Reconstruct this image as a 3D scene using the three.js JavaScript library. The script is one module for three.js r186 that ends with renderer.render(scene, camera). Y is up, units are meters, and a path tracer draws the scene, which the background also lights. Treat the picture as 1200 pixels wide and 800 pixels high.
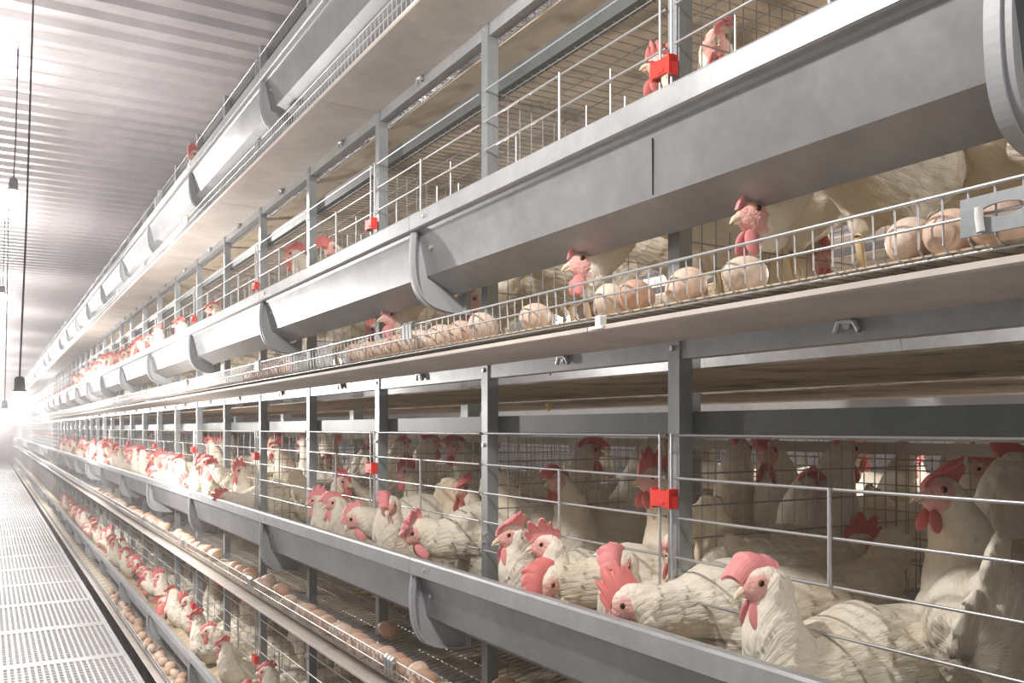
import * as THREE from 'three';
import { mergeGeometries } from 'three/addons/utils/BufferGeometryUtils.js';
import { RoundedBoxGeometry } from 'three/addons/geometries/RoundedBoxGeometry.js';

// ------------------------------------------------------------------ camera, exposure, haze
const FOCAL = 1040, VPX = -14, VPY = 502, EYE = 1.36;         // pixels of the 1200x800 frame; metres above the walkway
const PSI = Math.atan((600 - VPX) / FOCAL), CP = Math.cos(PSI), SP = Math.sin(PSI);
const scene = new THREE.Scene();
const camera = new THREE.PerspectiveCamera(2 * Math.atan(VPY / FOCAL) * 180 / Math.PI, 1.5, 0.02, 200);
camera.position.set(0, EYE, 0);
camera.rotation.y = -PSI;
camera.setViewOffset(1200, 2 * VPY, 0, 0, 1200, 800);
const renderer = new THREE.WebGLRenderer();
renderer.toneMapping = THREE.LinearToneMapping;
renderer.toneMappingExposure = 1.42;
renderer.shadowMap.enabled = true;
scene.background = new THREE.Color(0, 0, 0);
scene.fog = new THREE.FogExp2(new THREE.Color(1, 0.97, 0.985), 0.02);   // dusty air of the hen house
const LAMP = 6.5, LAMP_COLOR = new THREE.Color(1, 0.95, 0.91);

// ------------------------------------------------------------------ the row: heights and places
const PITCH = 0.718, S = 0.6;                                  // tier height, cell width
const rim = (tier) => EYE - 0.988 + PITCH * (tier - 1);        // world height of the trough rim of tiers 1..4 (0: under the walkway)
const POST0 = 1.042, BR0 = 1.71;                               // depth of the first post and the first trough bracket
const XR = 0.76, XP = 0.902, XM = 1.52;                        // rim, posts, mesh between the two halves of the row
const Z_NEAR = POST0 - 4 * S, CELLS = 64, Z_FAR = Z_NEAR + CELLS * S;
const floorAt = (tier, X) => rim(tier) - 0.283 + 0.085 * Math.max(0, X - 0.87) / 0.65;
function at(u, v, X) {                                         // pixel + distance from the aisle's middle line -> world point
  const zc = FOCAL * X / (CP * (u - VPX));
  return new THREE.Vector3(X, EYE + (VPY - v) * zc / FOCAL, -(zc - X * SP) / CP);
}

// ------------------------------------------------------------------ small tools
function rng(seed) { let a = seed >>> 0; return () => { a = (a + 0x6D2B79F5) | 0; let t = Math.imul(a ^ (a >>> 15), 1 | a); t = (t + Math.imul(t ^ (t >>> 7), 61 | t)) ^ t; return ((t ^ (t >>> 14)) >>> 0) / 4294967296; }; }
const hash3 = (x, y, z) => { let h = Math.imul(x, 374761393) + Math.imul(y, 668265263) + Math.imul(z, 2147483647 - 61); h = Math.imul(h ^ (h >>> 13), 1274126177); return ((h ^ (h >>> 16)) >>> 0) / 4294967296; };
function noise(x, y, z) {
  const i = Math.floor(x), j = Math.floor(y), k = Math.floor(z), s = (t) => t * t * (3 - 2 * t), a = s(x - i), b = s(y - j), c = s(z - k);
  const l = (p, q, t) => p + (q - p) * t;
  return l(l(l(hash3(i, j, k), hash3(i + 1, j, k), a), l(hash3(i, j + 1, k), hash3(i + 1, j + 1, k), a), b), l(l(hash3(i, j, k + 1), hash3(i + 1, j, k + 1), a), l(hash3(i, j + 1, k + 1), hash3(i + 1, j + 1, k + 1), a), b), c);
}
const V = (x, y, z) => new THREE.Vector3(x, y, z);
class Build {                                                  // collects flat faces, rods and boxes into one geometry
  constructor() { this.p = []; this.n = []; this.u = []; }
  tri(a, b, c, na, nb, nc) { this.p.push(...a, ...b, ...c); this.n.push(...na, ...nb, ...nc); }
  quad(a, b, c, d, n) {
    if (!n) { const e = V(...b).sub(V(...a)), f = V(...d).sub(V(...a)); n = e.cross(f).normalize().toArray(); }
    this.tri(a, b, c, n, n, n); this.tri(a, c, d, n, n, n);
  }
  rod(a, b, r, sides = 4, caps = false) {
    const d = V(b[0] - a[0], b[1] - a[1], b[2] - a[2]).normalize();
    const e = Math.abs(d.y) < 0.9 ? V(0, 1, 0) : V(1, 0, 0), s = d.clone().cross(e).normalize(), t = s.clone().cross(d);
    const ring = (o, k) => { const w = 2 * Math.PI * k / sides, c = Math.cos(w), q = Math.sin(w), n = [s.x * c + t.x * q, s.y * c + t.y * q, s.z * c + t.z * q]; return [[o[0] + n[0] * r, o[1] + n[1] * r, o[2] + n[2] * r], n]; };
    for (let k = 0; k < sides; k++) {
      const [p0, n0] = ring(a, k), [p1, n1] = ring(a, k + 1), [q0] = ring(b, k), [q1] = ring(b, k + 1);
      this.tri(p0, q0, q1, n0, n0, n1); this.tri(p0, q1, p1, n0, n1, n1);
      if (caps) { const dn = d.toArray(), up = dn.map((x) => -x); this.tri(b, q1, q0, dn, dn, dn); this.tri(a, p0, p1, up, up, up); }
    }
    return this;
  }
  path(pts, r, sides = 4) { for (let k = 0; k + 1 < pts.length; k++) this.rod(pts[k], pts[k + 1], r, sides); return this; }
  box(x0, x1, y0, y1, z0, z1) {
    const c = (i, j, k) => [i ? x1 : x0, j ? y1 : y0, k ? z1 : z0];
    this.quad(c(0, 0, 1), c(1, 0, 1), c(1, 1, 1), c(0, 1, 1)); this.quad(c(1, 0, 0), c(0, 0, 0), c(0, 1, 0), c(1, 1, 0));
    this.quad(c(1, 0, 1), c(1, 0, 0), c(1, 1, 0), c(1, 1, 1)); this.quad(c(0, 0, 0), c(0, 0, 1), c(0, 1, 1), c(0, 1, 0));
    this.quad(c(0, 1, 1), c(1, 1, 1), c(1, 1, 0), c(0, 1, 0)); this.quad(c(0, 0, 0), c(1, 0, 0), c(1, 0, 1), c(0, 0, 1));
    return this;
  }
  sheet(path, t, z0, z1) {                                     // a folded sheet: path of [x, y], thickness t, run from z0 to z1
    const L = path.length, off = path.map((p, i) => {
      const a = path[Math.max(0, i - 1)], b = path[Math.min(L - 1, i + 1)], dx = b[0] - a[0], dy = b[1] - a[1], l = Math.hypot(dx, dy);
      return [p[0] - dy / l * t, p[1] + dx / l * t];
    });
    const loop = [...path, ...off.reverse()];
    return this.prism(loop, z0, z1);
  }
  prism(loop, z0, z1) {
    const tris = THREE.ShapeUtils.triangulateShape(loop.map((p) => new THREE.Vector2(...p)), []);
    let area = 0; loop.forEach((p, i) => { const q = loop[(i + 1) % loop.length]; area += p[0] * q[1] - q[0] * p[1]; });
    const lp = area < 0 ? [...loop].reverse() : loop;
    const tr = area < 0 ? THREE.ShapeUtils.triangulateShape(lp.map((p) => new THREE.Vector2(...p)), []) : tris;
    lp.forEach((p, i) => { const q = lp[(i + 1) % lp.length]; this.quad([p[0], p[1], z1], [p[0], p[1], z0], [q[0], q[1], z0], [q[0], q[1], z1]); });
    for (const [a, b, c] of tr) { this.tri([...lp[a], z1], [...lp[b], z1], [...lp[c], z1], [0, 0, 1], [0, 0, 1], [0, 0, 1]); this.tri([...lp[a], z0], [...lp[c], z0], [...lp[b], z0], [0, 0, -1], [0, 0, -1], [0, 0, -1]); }
    return this;
  }
  geo() {
    const g = new THREE.BufferGeometry(), p = this.p, n = this.n, u = new Float32Array(p.length / 3 * 2);
    for (let i = 0; i < p.length / 3; i++) {
      const ax = Math.abs(n[3 * i]), ay = Math.abs(n[3 * i + 1]), az = Math.abs(n[3 * i + 2]);
      if (az >= ax && az >= ay) { u[2 * i] = p[3 * i]; u[2 * i + 1] = p[3 * i + 1]; } else if (ax >= ay) { u[2 * i] = p[3 * i + 2]; u[2 * i + 1] = p[3 * i + 1]; } else { u[2 * i] = p[3 * i + 2]; u[2 * i + 1] = p[3 * i]; }
    }
    g.setAttribute('position', new THREE.Float32BufferAttribute(p, 3)); g.setAttribute('normal', new THREE.Float32BufferAttribute(n, 3)); g.setAttribute('uv', new THREE.Float32BufferAttribute(u, 2));
    return g;
  }
}
const taken = {};
const numbered = (n) => { const k = taken[n] = (taken[n] ?? -1) + 1; return k ? n + '_' + String(k).padStart(3, '0') : n; };
function tag(o, label, category, group, kind) { o.userData.label = label; o.userData.category = category; if (group) o.userData.group = group; if (kind) o.userData.kind = kind; return o; }
function root(name, label, category, group) { const o = new THREE.Group(); o.name = numbered(name); scene.add(o); return tag(o, label, category, group); }
function part(name, geo, mat, parent, label) { const m = new THREE.Mesh(geo, mat); m.name = name; parent.add(m); if (label) m.userData.label = label; return m; }
function solo(name, geo, mat, label, category, group, kind) { const m = new THREE.Mesh(geo, mat); m.name = numbered(name); scene.add(m); return tag(m, label, category, group, kind); }
function structure(name, geo, mat, label, category) { const m = new THREE.Mesh(geo, mat); m.name = name; scene.add(m); tag(m, label, category); m.userData.kind = 'structure'; return m; }

// ------------------------------------------------------------------ materials
function tex(w, h, fn, srgb) {
  const d = new Uint8Array(w * h * 4);
  for (let y = 0; y < h; y++) for (let x = 0; x < w; x++) { const c = fn(x, y), i = 4 * (y * w + x); d[i] = c[0]; d[i + 1] = c[1]; d[i + 2] = c[2]; d[i + 3] = 255; }
  const t = new THREE.DataTexture(d, w, h); t.wrapS = t.wrapT = THREE.RepeatWrapping; t.magFilter = THREE.LinearFilter; t.minFilter = THREE.LinearMipmapLinearFilter; t.generateMipmaps = true;
  if (srgb) t.colorSpace = THREE.SRGBColorSpace; t.needsUpdate = true; return t;
}
function tile(x, y, n, f, k) {                                  // tileable noise over n pixels with f cells
  const q = (i) => ((i % f) + f) % f, a = x * f / n, b = y * f / n, i = Math.floor(a), j = Math.floor(b), s = (t) => t * t * (3 - 2 * t), u = s(a - i), v = s(b - j);
  const l = (p, r, t) => p + (r - p) * t;
  return l(l(hash3(q(i), q(j), k), hash3(q(i + 1), q(j), k), u), l(hash3(q(i), q(j + 1), k), hash3(q(i + 1), q(j + 1), k), u), v);
}
const speck = tex(256, 256, (x, y) => { const a = 0.45 * tile(x, y, 256, 8, 1) + 0.3 * tile(x, y, 256, 32, 2) + 0.25 * tile(x, y, 256, 96, 3), v = 215 + 40 * a; return [v, v, v]; }, true);
const roughTex = tex(256, 256, (x, y) => { const a = 0.4 * tile(x, y, 256, 6, 5) + 0.35 * tile(x, y, 256, 24, 6) + 0.25 * tile(x, y, 256, 90, 7), v = 150 + 105 * a; return [v, v, v]; });
const beltTex = tex(512, 256, (x, y) => { const a = 0.5 * tile(x, y, 256, 5, 11) + 0.5 * tile(x * 0.25, y, 256, 40, 12), b = Math.max(0, tile(x, y, 256, 14, 13) - 0.62) * 2; const v = 1 - 0.22 * a - 0.35 * b; return [255 * v, 250 * v - 8 * b, 240 * v - 25 * b]; }, true);
const rep = (t, a, b) => { const c = t.clone(); c.repeat.set(a, b); c.needsUpdate = true; return c; };
const std = (o) => new THREE.MeshStandardMaterial(o);
const rgb = (r, g, b) => new THREE.Color().setRGB(r, g, b);
const M = {
  trough: std({ color: rgb(0.33, 0.335, 0.345), metalness: 0.4, roughness: 0.46, map: rep(speck, 1.2, 1.2), roughnessMap: rep(roughTex, 1.5, 1.5) }),
  rim: std({ color: rgb(0.47, 0.48, 0.49), metalness: 0.3, roughness: 0.5, map: rep(speck, 2, 2), roughnessMap: rep(roughTex, 2, 2) }),
  bracket: std({ color: rgb(0.36, 0.375, 0.39), metalness: 0.0, roughness: 0.45 }),
  steel: std({ color: rgb(0.39, 0.42, 0.435), metalness: 0.4, roughness: 0.48, map: rep(speck, 4, 4), roughnessMap: rep(roughTex, 4, 4) }),
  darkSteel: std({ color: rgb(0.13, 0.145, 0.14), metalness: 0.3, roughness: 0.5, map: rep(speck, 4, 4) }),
  wire: std({ color: rgb(0.58, 0.59, 0.60), metalness: 0.75, roughness: 0.38 }),
  mesh: std({ color: rgb(0.40, 0.40, 0.40), metalness: 0.6, roughness: 0.5 }),
  ledge: std({ color: rgb(0.72, 0.65, 0.59), roughness: 0.6, map: rep(speck, 1, 1) }),
  belt: std({ color: rgb(0.60, 0.51, 0.41), roughness: 0.75, map: rep(beltTex, 0.7, 1.4) }),
  eggBelt: std({ color: rgb(0.80, 0.72, 0.60), roughness: 0.9, map: rep(beltTex, 3, 6) }),
  red: std({ color: rgb(0.80, 0.045, 0.03), roughness: 0.4 }),
  white: std({ color: rgb(0.78, 0.77, 0.74), roughness: 0.5 }),
  ceiling: std({ color: rgb(0.47, 0.44, 0.455), metalness: 0.15, roughness: 0.42, map: rep(speck, 0.5, 0.5), roughnessMap: rep(roughTex, 0.4, 0.4) }),
  wall: std({ color: rgb(0.42, 0.41, 0.41), roughness: 0.7, map: rep(speck, 0.5, 0.5) }),
  grate: std({ color: rgb(0.80, 0.79, 0.80), roughness: 0.5, metalness: 0.25, map: rep(speck, 3, 3) }),
  concrete: std({ color: rgb(0.34, 0.32, 0.30), roughness: 0.9, map: rep(beltTex, 0.5, 0.5) }),
  pipe: std({ color: rgb(0.62, 0.58, 0.50), roughness: 0.5 }),
  black: std({ color: rgb(0.02, 0.02, 0.022), roughness: 0.55 }),
  ink: std({ color: rgb(0.015, 0.015, 0.02), roughness: 0.7 }),
  feed: std({ color: rgb(0.68, 0.58, 0.44), roughness: 1, bumpMap: rep(roughTex, 8, 8), bumpScale: 0.004, map: rep(beltTex, 6, 6) }),
  bulb: std({ color: rgb(1, 1, 1), emissive: rgb(1, 0.95, 0.88), emissiveIntensity: 30 }),
  yellow: std({ color: rgb(0.75, 0.55, 0.05), roughness: 0.5 }),
};

// ------------------------------------------------------------------ lamps
function lamp(X, H, Z, lean, label, group, power = 1) {
  const o = root('pendant_lamp', label, 'lamp', group), top = 3.36 - EYE - 0.02;
  o.position.set(X, EYE + H, -Z);
  part('cord', new Build().path([[lean, top - H, 0], [lean * 0.45, (top - H) * 0.4, 0.004], [0, 0.10, 0]], 0.0045, 6).geo(), M.black, o);
  const prof = [[0, 0.105], [0.012, 0.105], [0.02, 0.095], [0.021, 0.05], [0.027, 0.045], [0.027, 0.034], [0, 0.034]].map((p) => new THREE.Vector2(...p));
  part('socket', new THREE.LatheGeometry(prof, 16), M.black, o);
  const bp = []; for (let k = 0; k <= 14; k++) { const a = Math.PI * k / 14; bp.push(new THREE.Vector2(Math.max(0.0001, 0.042 * Math.sin(a)) + (k > 10 ? 0.004 : 0), -0.012 - 0.043 * Math.cos(a) + (k > 9 ? (k - 9) * 0.004 : 0))); }
  part('bulb', new THREE.LatheGeometry(bp, 20), M.bulb, o, 'glowing round light bulb');
  const l = new THREE.PointLight(LAMP_COLOR, LAMP * power, 0, 2); l.position.set(0, -0.012, 0); l.shadow.radius = 2.1; l.castShadow = true; l.name = 'bulb_light'; o.add(l);
}
{ const p = at(23, 470, 0.115); lamp(0.115, p.y - EYE, -p.z, 0.055, 'glaring bulb hanging low over the walkway on a long black cord', null, 0.72); }
[5.3, 9.35, 13.1, 17, 21, 25, 29, 33, 37].forEach((z) => lamp(0.115, 1.2, z, 0.02, 'bare bulb hanging high over the walkway on a thin cord', 'high lamps over the walkway', z > 10 ? 1.0 : 0.65));
[8.2, 16, 24, 32].forEach((z) => lamp(0.115, 0.12, z, 0.03, 'bare bulb hanging low in the far haze of the aisle', 'far low lamps over the walkway', z > 10 ? 1.2 : 0.7));
lamp(0.05, 0.88, 1.1, 0.02, 'bare bulb hanging at head height over the walkway start', null, 0.48);
lamp(0.05, 1.2, -2.4, 0.02, 'bare bulb hanging over the walkway end beside the cage row', null, 1.0);
[1.2, 4.2, 8].forEach((z) => lamp(2.82, 0.62, z, 0.02, 'bare bulb glowing in the aisle behind the cage row', 'lamps in the aisle behind the row', 0.95));

// ------------------------------------------------------------------ the house
const XL = -1.25, XW = 4.9, ZB = 3.2, ZE = -44, YC = EYE + 1.98, YG = -1.1;
structure('floor', new Build().box(XL - 0.2, XW + 0.2, YG - 0.15, YG, ZE - 0.2, ZB + 0.2).geo(), M.concrete, 'bare grey concrete floor below the walkway', 'floor');
structure('wall_left', new Build().box(XL - 0.2, XL, YG, YC + 0.3, ZE, ZB).geo(), M.wall, 'pale side wall along the walkway', 'wall');
structure('wall_right', new Build().box(XW, XW + 0.2, YG, YC + 0.3, ZE, ZB).geo(), M.wall, 'pale wall beyond the rear aisle', 'wall');
structure('wall_far', new Build().box(XL - 0.2, XW + 0.2, YG, YC + 0.3, ZE - 0.2, ZE).geo(), M.wall, 'pale end wall lost in the haze', 'wall');
structure('wall_near', new Build().box(XL - 0.2, XW + 0.2, YG, YC + 0.3, ZB, ZB + 0.2).geo(), M.wall, 'pale end wall behind the walkway start', 'wall');
{
  const pts = [], P = 0.2;                                       // corrugated sheet, ribs across the house
  for (let z = ZB + 0.2; z > ZE - 0.2; z -= P) pts.push([z, 0.03], [z - 0.085, 0.03], [z - 0.115, 0], [z - 0.17, 0]);
  const b = new Build(), x0 = XL - 0.2, x1 = XW + 0.2;
  for (let k = 0; k + 1 < pts.length; k++) b.quad([x0, YC + pts[k][1], pts[k][0]], [x0, YC + pts[k + 1][1], pts[k + 1][0]], [x1, YC + pts[k + 1][1], pts[k + 1][0]], [x1, YC + pts[k][1], pts[k][0]]);
  b.box(x0, x1, YC + 0.04, YC + 0.16, ZE - 0.2, ZB + 0.2);
  structure('ceiling', b.geo(), M.ceiling, 'pale corrugated metal ceiling with ribs running across the house', 'ceiling');
}
{                                                                // slatted walkway, one panel a metre
  const w = root('walkway', 'pale slatted walkway grating laid in panels along the cage row', 'walkway');
  const x0 = -0.95, x1 = 0.72, L = 1.0, b = new Build();
  for (let x = x0 + 0.01; x < x1 - 0.01; x += 0.0333) b.box(x, x + 0.013, -0.024, 0, 0.03, L - 0.03);
  for (let z = 0.03; z < L - 0.02; z += 0.0625) b.box(x0, x1, -0.022, -0.003, z, z + 0.011);
  b.box(x0, x1, -0.03, 0.002, 0, 0.045); b.box(x0, x1, -0.03, 0.002, L - 0.048, L - 0.003); b.box(x1 - 0.018, x1, -0.04, 0.004, 0, L - 0.003);
  const g = b.geo();
  for (let k = 0; k < 45; k++) { const m = part('grating_panel', g, M.grate, w); m.position.z = 2.2 - k * L; m.position.y = (k % 3 - 1) * 0.0015; }
  const beam = new Build().box(0.68, 0.715, -0.12, -0.041, ZE + 0.5, 3).box(-0.94, -0.9, -0.12, -0.041, ZE + 0.5, 3).geo();
  part('support_beam', beam, M.steel, w);
}

// ------------------------------------------------------------------ uprights of the row
const postGeo = new Build().prism([[0, -0.013], [0.026, -0.013], [0.026, -0.010], [0.003, -0.010], [0.003, 0.010], [0.026, 0.010], [0.026, 0.013], [0, 0.013]].map(([a, b]) => [a, b]), 0, 1).geo();
postGeo.rotateX(-Math.PI / 2);                                   // runs along y from 0 to 1
{
  const y0 = -0.9, y1 = EYE + 1.475, boltGeo = new THREE.CylinderGeometry(0.0045, 0.0045, 0.004, 8); boltGeo.rotateZ(Math.PI / 2);
  for (let i = 0; i <= CELLS; i++) {
    const Z = Z_NEAR + i * S, clipped = i % 2 === 0, o = root('cage_post', clipped ? 'galvanised channel upright of the cage front with red door clips beside it' : 'plain galvanised channel upright of the cage front between two clipped ones', 'post', clipped ? 'uprights with red clips' : 'plain uprights');
    o.position.set(XP, y0, -Z);
    const c = part('channel', postGeo, M.steel, o); c.scale.y = y1 - y0;
    if (Z > 0 && Z < 9) for (let t = 1; t <= 4; t++) for (const dy of [-0.325, 0.03, 0.05, 0.235]) { const m = part('bolt', boltGeo, M.wire, o); m.position.set(-0.001, rim(t) + dy - y0, (dy === 0.05 ? 0.005 : -0.004)); }
  }
  for (let i = 3; i < 16; i += 2) {
    const o = root('cage_post', 'dark channel upright in the middle of the cage row', 'post', 'uprights inside the cage row');
    o.position.set(XM + 0.02, y0, -(Z_NEAR + i * S + 0.12)); const c = part('channel', postGeo, M.steel, o); c.scale.set(2, y1 - y0, 2.2);
  }
}

// ------------------------------------------------------------------ tiers: trough, tray, plate, beam, belt
const TROUGH = [[0.786, -0.012], [0.780, -0.001], [0.763, 0], [0.760, -0.004], [0.760, -0.033], [0.764, -0.035], [0.776, -0.035], [0.779, -0.040], [0.800, -0.126], [0.862, -0.162], [0.886, -0.150], [0.893, -0.06]];
const tierWord = ['zero', 'lowest', 'second', 'third', 'top'];
const lipGeo = (L) => new Build().sheet(TROUGH.slice(0, 8), 0.0025, -L, 0).geo();
const panGeo = (L) => new Build().sheet(TROUGH.slice(7), 0.0016, -L, 0).geo();
const bracketGeo = (() => {                                      // moulded hanger that carries the trough, a J seen along the aisle
  const ctl = [[0.768, -0.036], [0.764, -0.08], [0.766, -0.122], [0.773, -0.152], [0.788, -0.176], [0.812, -0.191], [0.845, -0.199], [0.886, -0.203]];
  const outer = new THREE.SplineCurve(ctl.map((p) => new THREE.Vector2(...p))).getPoints(26).map((p) => [p.x, p.y]);
  const inner = [[0.899, -0.203], [0.899, -0.150], [0.868, -0.166], [0.800, -0.130], [0.780, -0.036]];
  const b = new Build().prism([...outer, ...inner], -0.003, 0.003);
  b.sheet(outer, 0.004, -0.013, 0.013); b.sheet(outer.map(([x, y]) => [x - 0.003, y - 0.001]), 0.005, -0.004, 0.004);
  b.box(0.886, 0.899, -0.203, -0.14, -0.014, 0.014);
  return b.geo();
})();
const screwGeo = new THREE.CylinderGeometry(0.0045, 0.0045, 0.004, 8); screwGeo.rotateZ(Math.PI / 2);
function trayGeo(L) {                                            // bent wires: guard, tray floor, cage floor; two rails
  const b = new Build(), n = Math.round(L / 0.025);
  for (let k = 0; k < n; k++) { const z = -(k + 0.5) * 0.025; b.path([[0.760, -0.233, z], [0.762, -0.279, z], [0.768, -0.285, z], [0.87, -0.2865, z], [XM, -0.2015, z]], 0.0013, 4); }
  return b.geo();
}
function railGeo(L) {
  const b = new Build();
  b.rod([0.7585, -0.233, 0], [0.7585, -0.233, -L], 0.0019, 6); b.rod([0.7597, -0.258, 0], [0.7597, -0.258, -L], 0.0016, 5);
  for (let x = 0.775; x < XM; x += 0.05) { const y = x < 0.87 ? -0.2875 : -0.288 + 0.085 * (x - 0.87) / 0.65; b.rod([x, y, 0], [x, y, -L], 0.0015, 4); }
  return b.geo();
}
const L2 = 2 * S, SECTIONS = CELLS / 2;
const gLip = lipGeo(L2 - 0.002), gPan = panGeo(L2 - 0.003), gTray = trayGeo(L2), gRail = railGeo(L2);
const gPlate = new Build().sheet([[0.925, -0.3155], [0.77, -0.3125], [0.743, -0.311], [0.740, -0.309], [0.740, -0.303], [0.744, -0.302]].reverse(), 0.002, -L2 + 0.002, 0).geo();
const gBeltTop = new Build().box(0.93, 1.5, -0.3595, -0.356, -L2, 0).geo();
const gEggBelt = new Build().box(0.772, 0.866, -0.2846, -0.2826, -L2, 0).geo();
const gBeam = new Build().sheet([[0.93, -0.303], [0.905, -0.303], [0.905, -0.342], [0.93, -0.342]], 0.002, -S + 0.016, -0.014).geo();
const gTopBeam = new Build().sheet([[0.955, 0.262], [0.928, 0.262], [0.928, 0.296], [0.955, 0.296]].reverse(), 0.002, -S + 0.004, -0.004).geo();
const gFeed = new Build(); { const r = rng(5); const xs = [0.79, 0.805, 0.83, 0.855, 0.888]; let prev = null; for (let k = 0; k <= 48; k++) { const z = -k * 0.025, row = xs.map((x, i) => [x, -0.082 - [0, 0.008, 0.014, 0.01, 0][i] + (k % 48 === 0 ? 0.004 : r() * 0.012), z]); if (prev) for (let i = 0; i < 4; i++) gFeed.quad(prev[i], prev[i + 1], row[i + 1], row[i]); prev = row; } }
const feedGeo = gFeed.geo();
const clipGeo = new Build().sheet([[0.754, -0.262], [0.752, -0.232], [0.757, -0.227], [0.763, -0.231]], 0.002, -0.006, 0.006).geo();
const boltGeo2 = (() => { const b = new Build(); b.rod([0.908, -0.322, 0], [0.897, -0.322, 0], 0.006, 6, true); b.path([[0.899, -0.330, -0.018], [0.897, -0.317, -0.010], [0.898, -0.318, 0.010], [0.899, -0.331, 0.018]], 0.0038, 5); return b.geo(); })();
for (let t = 0; t <= 4; t++) {
  const R = rim(t), w = tierWord[t], far = t === 0 ? 12 : SECTIONS;
  const nameT = t === 0 ? 'under the walkway' : `of the ${w} tier`;
  const tr = root('feed_trough', `long grey metal feed trough ${nameT}`, 'trough'); tr.position.y = R;
  const tray = root('egg_tray', `wire egg tray with a low guard rail ${nameT}`, 'egg tray'); tray.position.y = R;
  const plate = root('ledge_plate', `beige folded ledge plate under the egg tray ${nameT}`, 'plate'); plate.position.y = R;
  const belt = root('manure_belt', `brown stained conveyor belt under the cage floor ${nameT}`, 'belt'); belt.position.y = R;
  const ebelt = root('egg_belt', `narrow woven beige egg belt lying in the tray ${nameT}`, 'belt'); ebelt.position.y = R;
  const feed = root('poultry_feed', `pale ground feed in the trough ${nameT}`, 'feed'); feed.position.y = R; feed.userData.kind = 'stuff';
  for (let k = t === 0 ? 3 : 0; k < far; k++) {
    const z = -(BR0 - 2 * L2 + k * L2);
    let m = part('trough_pan', gPan, M.trough, tr); m.position.z = z - 0.0015; const ext = k === 1 ? 0.055 : 0; m.position.z += ext; m.scale.z = 1 + ext / L2; m = part('rim', gLip, M.rim, tr); m.position.z = z - 0.001 + ext; m.scale.z = 1 + ext / L2; if (k === 0) { for (const q of tr.children.slice(-2)) q.scale.z = 1 - 0.055 / L2; }
    m = part('bracket', bracketGeo, M.bracket, tr, 'curved grey plastic hanger bracket'); m.position.z = z + (k === 1 ? 0.055 : 0);
    if (k < 8) { m = part('screw', screwGeo, M.wire, tr); m.position.set(0.7595, -0.017, z + 0.07); m = part('screw', screwGeo, M.wire, tr); m.position.set(0.785, -0.075, z + 0.05); }
    const zz = -(Z_NEAR + k * L2);
    m = part('wire_mesh', gTray, M.wire, tray); m.position.z = zz; m.userData.kind = 'stuff';
    m = part('rail', gRail, M.wire, tray); m.position.z = zz;
    m = part('plate_section', gPlate, M.ledge, plate); m.position.z = zz;
    m = part('belt_run', gBeltTop, M.belt, belt); m.position.z = zz;
    m = part('belt_run', gEggBelt, M.eggBelt, ebelt); m.position.z = zz;
    if (t) { m = part('feed_bed', feedGeo, M.feed, feed); m.position.z = z; m.userData.kind = 'stuff'; }
    if (k < 7 && k > 1) for (const d of [0, 0.018, 0.034]) { m = part('clip', clipGeo, M.steel, tray, 'galvanised wire clip'); m.position.z = zz - 0.68 + d - (t === 2 ? 0.1 : 0); }
  }
  if (t) for (let i = 0; i < CELLS; i++) {
    const z = -(Z_NEAR + i * S), Z = -z;
    if (Z < 16) {
      const o = root('cross_rail', `grey bolted rail between two uprights under the ${w} tier ledge`, 'rail', `bolted rails of the ${w} tier`); o.position.set(0, R, z);
      part('channel', gBeam, M.rim, o); const bo = part('wing_bolt', boltGeo2, M.wire, o); bo.position.z = -0.28 - (i % 3) * 0.02;
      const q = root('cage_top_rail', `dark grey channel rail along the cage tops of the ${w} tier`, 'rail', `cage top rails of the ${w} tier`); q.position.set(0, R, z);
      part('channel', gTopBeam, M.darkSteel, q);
    }
  }
  if (t) {
    const a = new Build().box(0.905, 0.925, -0.342, -0.303, -(Z_FAR), -16.2).geo(), b = new Build().box(0.928, 0.955, 0.262, 0.296, -Z_FAR, -16.2).geo();
    const o = solo('cross_rail', a, M.rim, `long grey rail under the ${w} tier ledge in the far haze`, 'rail'); o.position.y = R;
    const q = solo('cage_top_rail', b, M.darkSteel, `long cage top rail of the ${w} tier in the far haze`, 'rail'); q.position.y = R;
  }
}

// ------------------------------------------------------------------ cage fronts, partitions, roofs
const barGeo = new Build().rod([0, 0, 0], [0, 0, -S + 0.02], 0.0021, 7).geo();
const stubGeo = new Build().rod([0, 0.075, 0], [0, 0.197, 0], 0.0026, 7, true).geo();
const gateGeo = new Build().rod([0, -0.03, 0], [0, 0.262, 0], 0.0022, 6, true).geo();
const clipRed = (() => {
  const b = new Build(); b.box(-0.012, -0.006, -0.012, 0.012, -0.022, 0.022); b.box(-0.012, 0.006, -0.015, 0.015, -0.022, -0.017); b.box(-0.012, 0.006, -0.015, 0.015, 0.017, 0.022); b.box(-0.006, 0.004, 0.004, 0.012, -0.022, 0.022); b.box(-0.0135, -0.012, -0.009, -0.004, -0.004, 0.010);
  return b.geo();
})();
const BARS = [0.26, 0.195, 0.135, 0.075, 0.015];
const sideMesh = (() => { const b = new Build(); for (let x = 0.93; x < XM; x += 0.0295) b.rod([x, -0.27 + 0.085 * (x - 0.87) / 0.65, 0], [x, 0.262, 0], 0.0011, 4); for (const y of [-0.16, -0.06, 0.04, 0.1, 0.15, 0.2, 0.255]) b.rod([0.93, y, 0.001], [XM, y, 0.001], 0.0013, 4); return b.geo(); })();
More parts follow.
